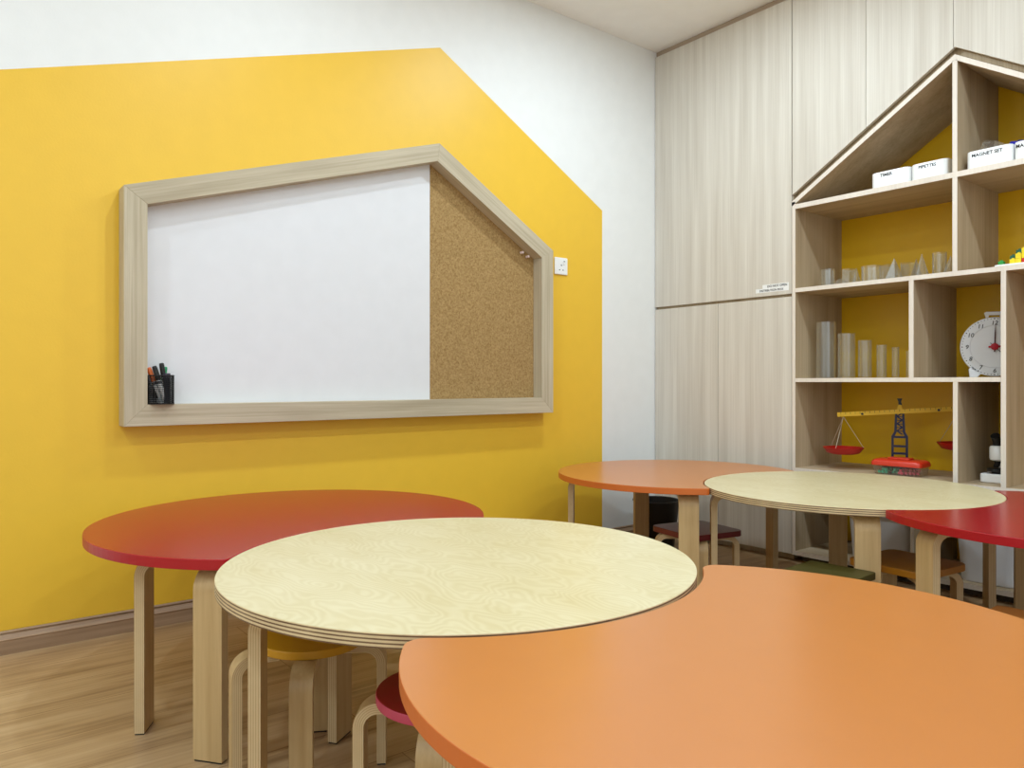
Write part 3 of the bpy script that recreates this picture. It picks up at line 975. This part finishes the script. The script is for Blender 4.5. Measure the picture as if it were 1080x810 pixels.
cB, cO, cR = (1.46, -2.325), (2.19, -2.31), (.72, -2.40)
fB, fO, fR = (1.40, -.545), (.70, -.65), (2.12, -.59)
table('round birch table in front of the orange crescent table', cB, disc(.511), [birch_top, ply_top],
      [(1.409, -2.762, 240), (1.172, -2.479, 215)] + polar(cB, .455, (28, 108)))
table('large orange crescent table nearest the camera', cO, moon(cO, .512, cB, .524, .035), [orange_top, orange_edge], polar(cO, .44, (236, 127, 37, 325)))
table('red crescent table by the yellow wall', cR, moon(cR, .548, cB, .514, .018), [red_top, red_edge],
      [(.832, -2.837, 240), (1.095, -2.757, 307)] + polar(cR, .45, (62, 150)))
table('round birch table in front of the house shelf', fB, disc(.509), [birch_top, ply_top], polar(fB, .475, (306, 221, 121, 34)))
table('orange crescent table near the corner bin', fO, moon(fO, .525, fB, .513, .015), [orange_top, orange_edge], polar(fO, .47, (314, 222, 152)) + polar(fO, .43, (58,)))
table('red crescent table in front of the house shelf', fR, moon(fR, .515, fB, .511, .012), [red_top, red_edge], polar(fR, .46, (239, 121, 322, 34)))


YS = [(1.396, -2.669, -32), (1.108, -2.506, 151), (1.333, -2.453, 58), (1.224, -2.744, 260)]


def stool(lab, c, seat_pts, z, th, mats, angs, rho, mesh, rz=0, spec=None):
    t = thing('stool', lab, 'stool', (c[0], c[1], 0), rz=rz, group='low stools with bent legs')
    MB().prism(seat_pts, z - th, z, 'z', 0, 1).build('seat', mats, t, bevel=.0025)
    legs(t, c, spec or polar(c, rho, angs), mesh, glide_s)
    for l in t.children:
        if l.name.startswith('leg'):
            v = Vector((l.location.x, l.location.y)); a = -rz
            l.location.x = v.x * cos(a) - v.y * sin(a); l.location.y = v.x * sin(a) + v.y * cos(a)
    return t


ylw = plain('mustard_laminate', (206, 150, 24), .4)
crim = plain('crimson_laminate', (150, 12, 22), .5)
crim_e = plain('pinkish_red_edge', (196, 70, 96), .5)
dred = plain('wine_red_laminate', (104, 32, 34), .3)
brn = plain('brown_orange_laminate', (168, 108, 16), .4)
olv = plain('olive_laminate', (64, 58, 8), .5)
stool('round mustard stool under the front birch table', (1.251, -2.584), disc(.115, 72), .290, .018, [ylw, ylw], None, .158, stool_leg, spec=YS)
stool('round crimson stool peeking out beside the big orange table', (1.685, -2.515), disc(.125, 72), .290, .018, [crim, crim_e], (-42, 50, 138, 232), .155, stool_leg)


def sq(h, r=.035): return rrect(-h, h, -h, h, r, 8)


stool('square wine red stool under the orange corner table', (.925, -.812), sq(.132), .268, .022, [dred, dred], (45, 135, 225, 315), .155, stool_leg_low, math.radians(-11))
stool('square orange brown stool behind the far red table leg', (1.708, -.727), sq(.132), .268, .022, [brn, brn], (45, 135, 225, 315), .155, stool_leg_low, math.radians(-6))
stool('square olive green stool under the far birch table', (1.622, -1.068), sq(.106, .012), .268, .022, [olv, olv], (45, 135, 225, 315), .118, stool_leg_low, math.radians(3))
stool('brown stool at the lower photo edge under the far red table', (2.215, -1.165), sq(.125, .02), .268, .022, [plain('brown_laminate', (150, 92, 38), .4)] * 2, (45, 135, 225, 315), .150, stool_leg_low, math.radians(4))

# waste bin in the corner
wbn = thing('waste_bin', 'black round waste bin in the corner by the cabinet', 'waste bin', (.215, -.235, 0))
MB().lathe([(.090, 0), (.093, .003), (.119, .236), (.116, .236), (.090, .006), (.0005, .006)], 40).build('shell', black_pl, wbn, smooth=True)
m = MB(); m.tube([(.1195 * cos(2 * PI * k / 40), .1195 * sin(2 * PI * k / 40), .238) for k in range(41)], .004, 8)
m.build('rim', black_pl, wbn, smooth=True)

# ------------------------------------------------------------------ light
def downlight(x, y, power, r=.05, col=(.84, 1.0, 1.12)):
    l = bpy.data.lights.new('downlight', 'AREA'); l.shape = 'DISK'; l.size = r * 2; l.energy = power; l.color = col; l.spread = math.radians(180)
    o = bpy.data.objects.new('downlight', l); COL.objects.link(o); o.location = (x, y, CH - .01)


for x in (.95, 2.30, 3.65):
    for y in (-.85, -2.25, -3.9, -5.2):
        downlight(x, y, 9.6 if y < -1 else 14.5)
w = bpy.data.worlds.new('world'); SC.world = w; w.use_nodes = True
w.node_tree.nodes['Background'].inputs['Color'].default_value = (.86, .97, 1.06, 1)
w.node_tree.nodes['Background'].inputs['Strength'].default_value = 1.3

SC.view_settings.view_transform = 'Standard'
SC.view_settings.look = 'None'
SC.view_settings.exposure = -0.01
SC.view_settings.gamma = 1.0
SC.view_settings.use_curve_mapping = False
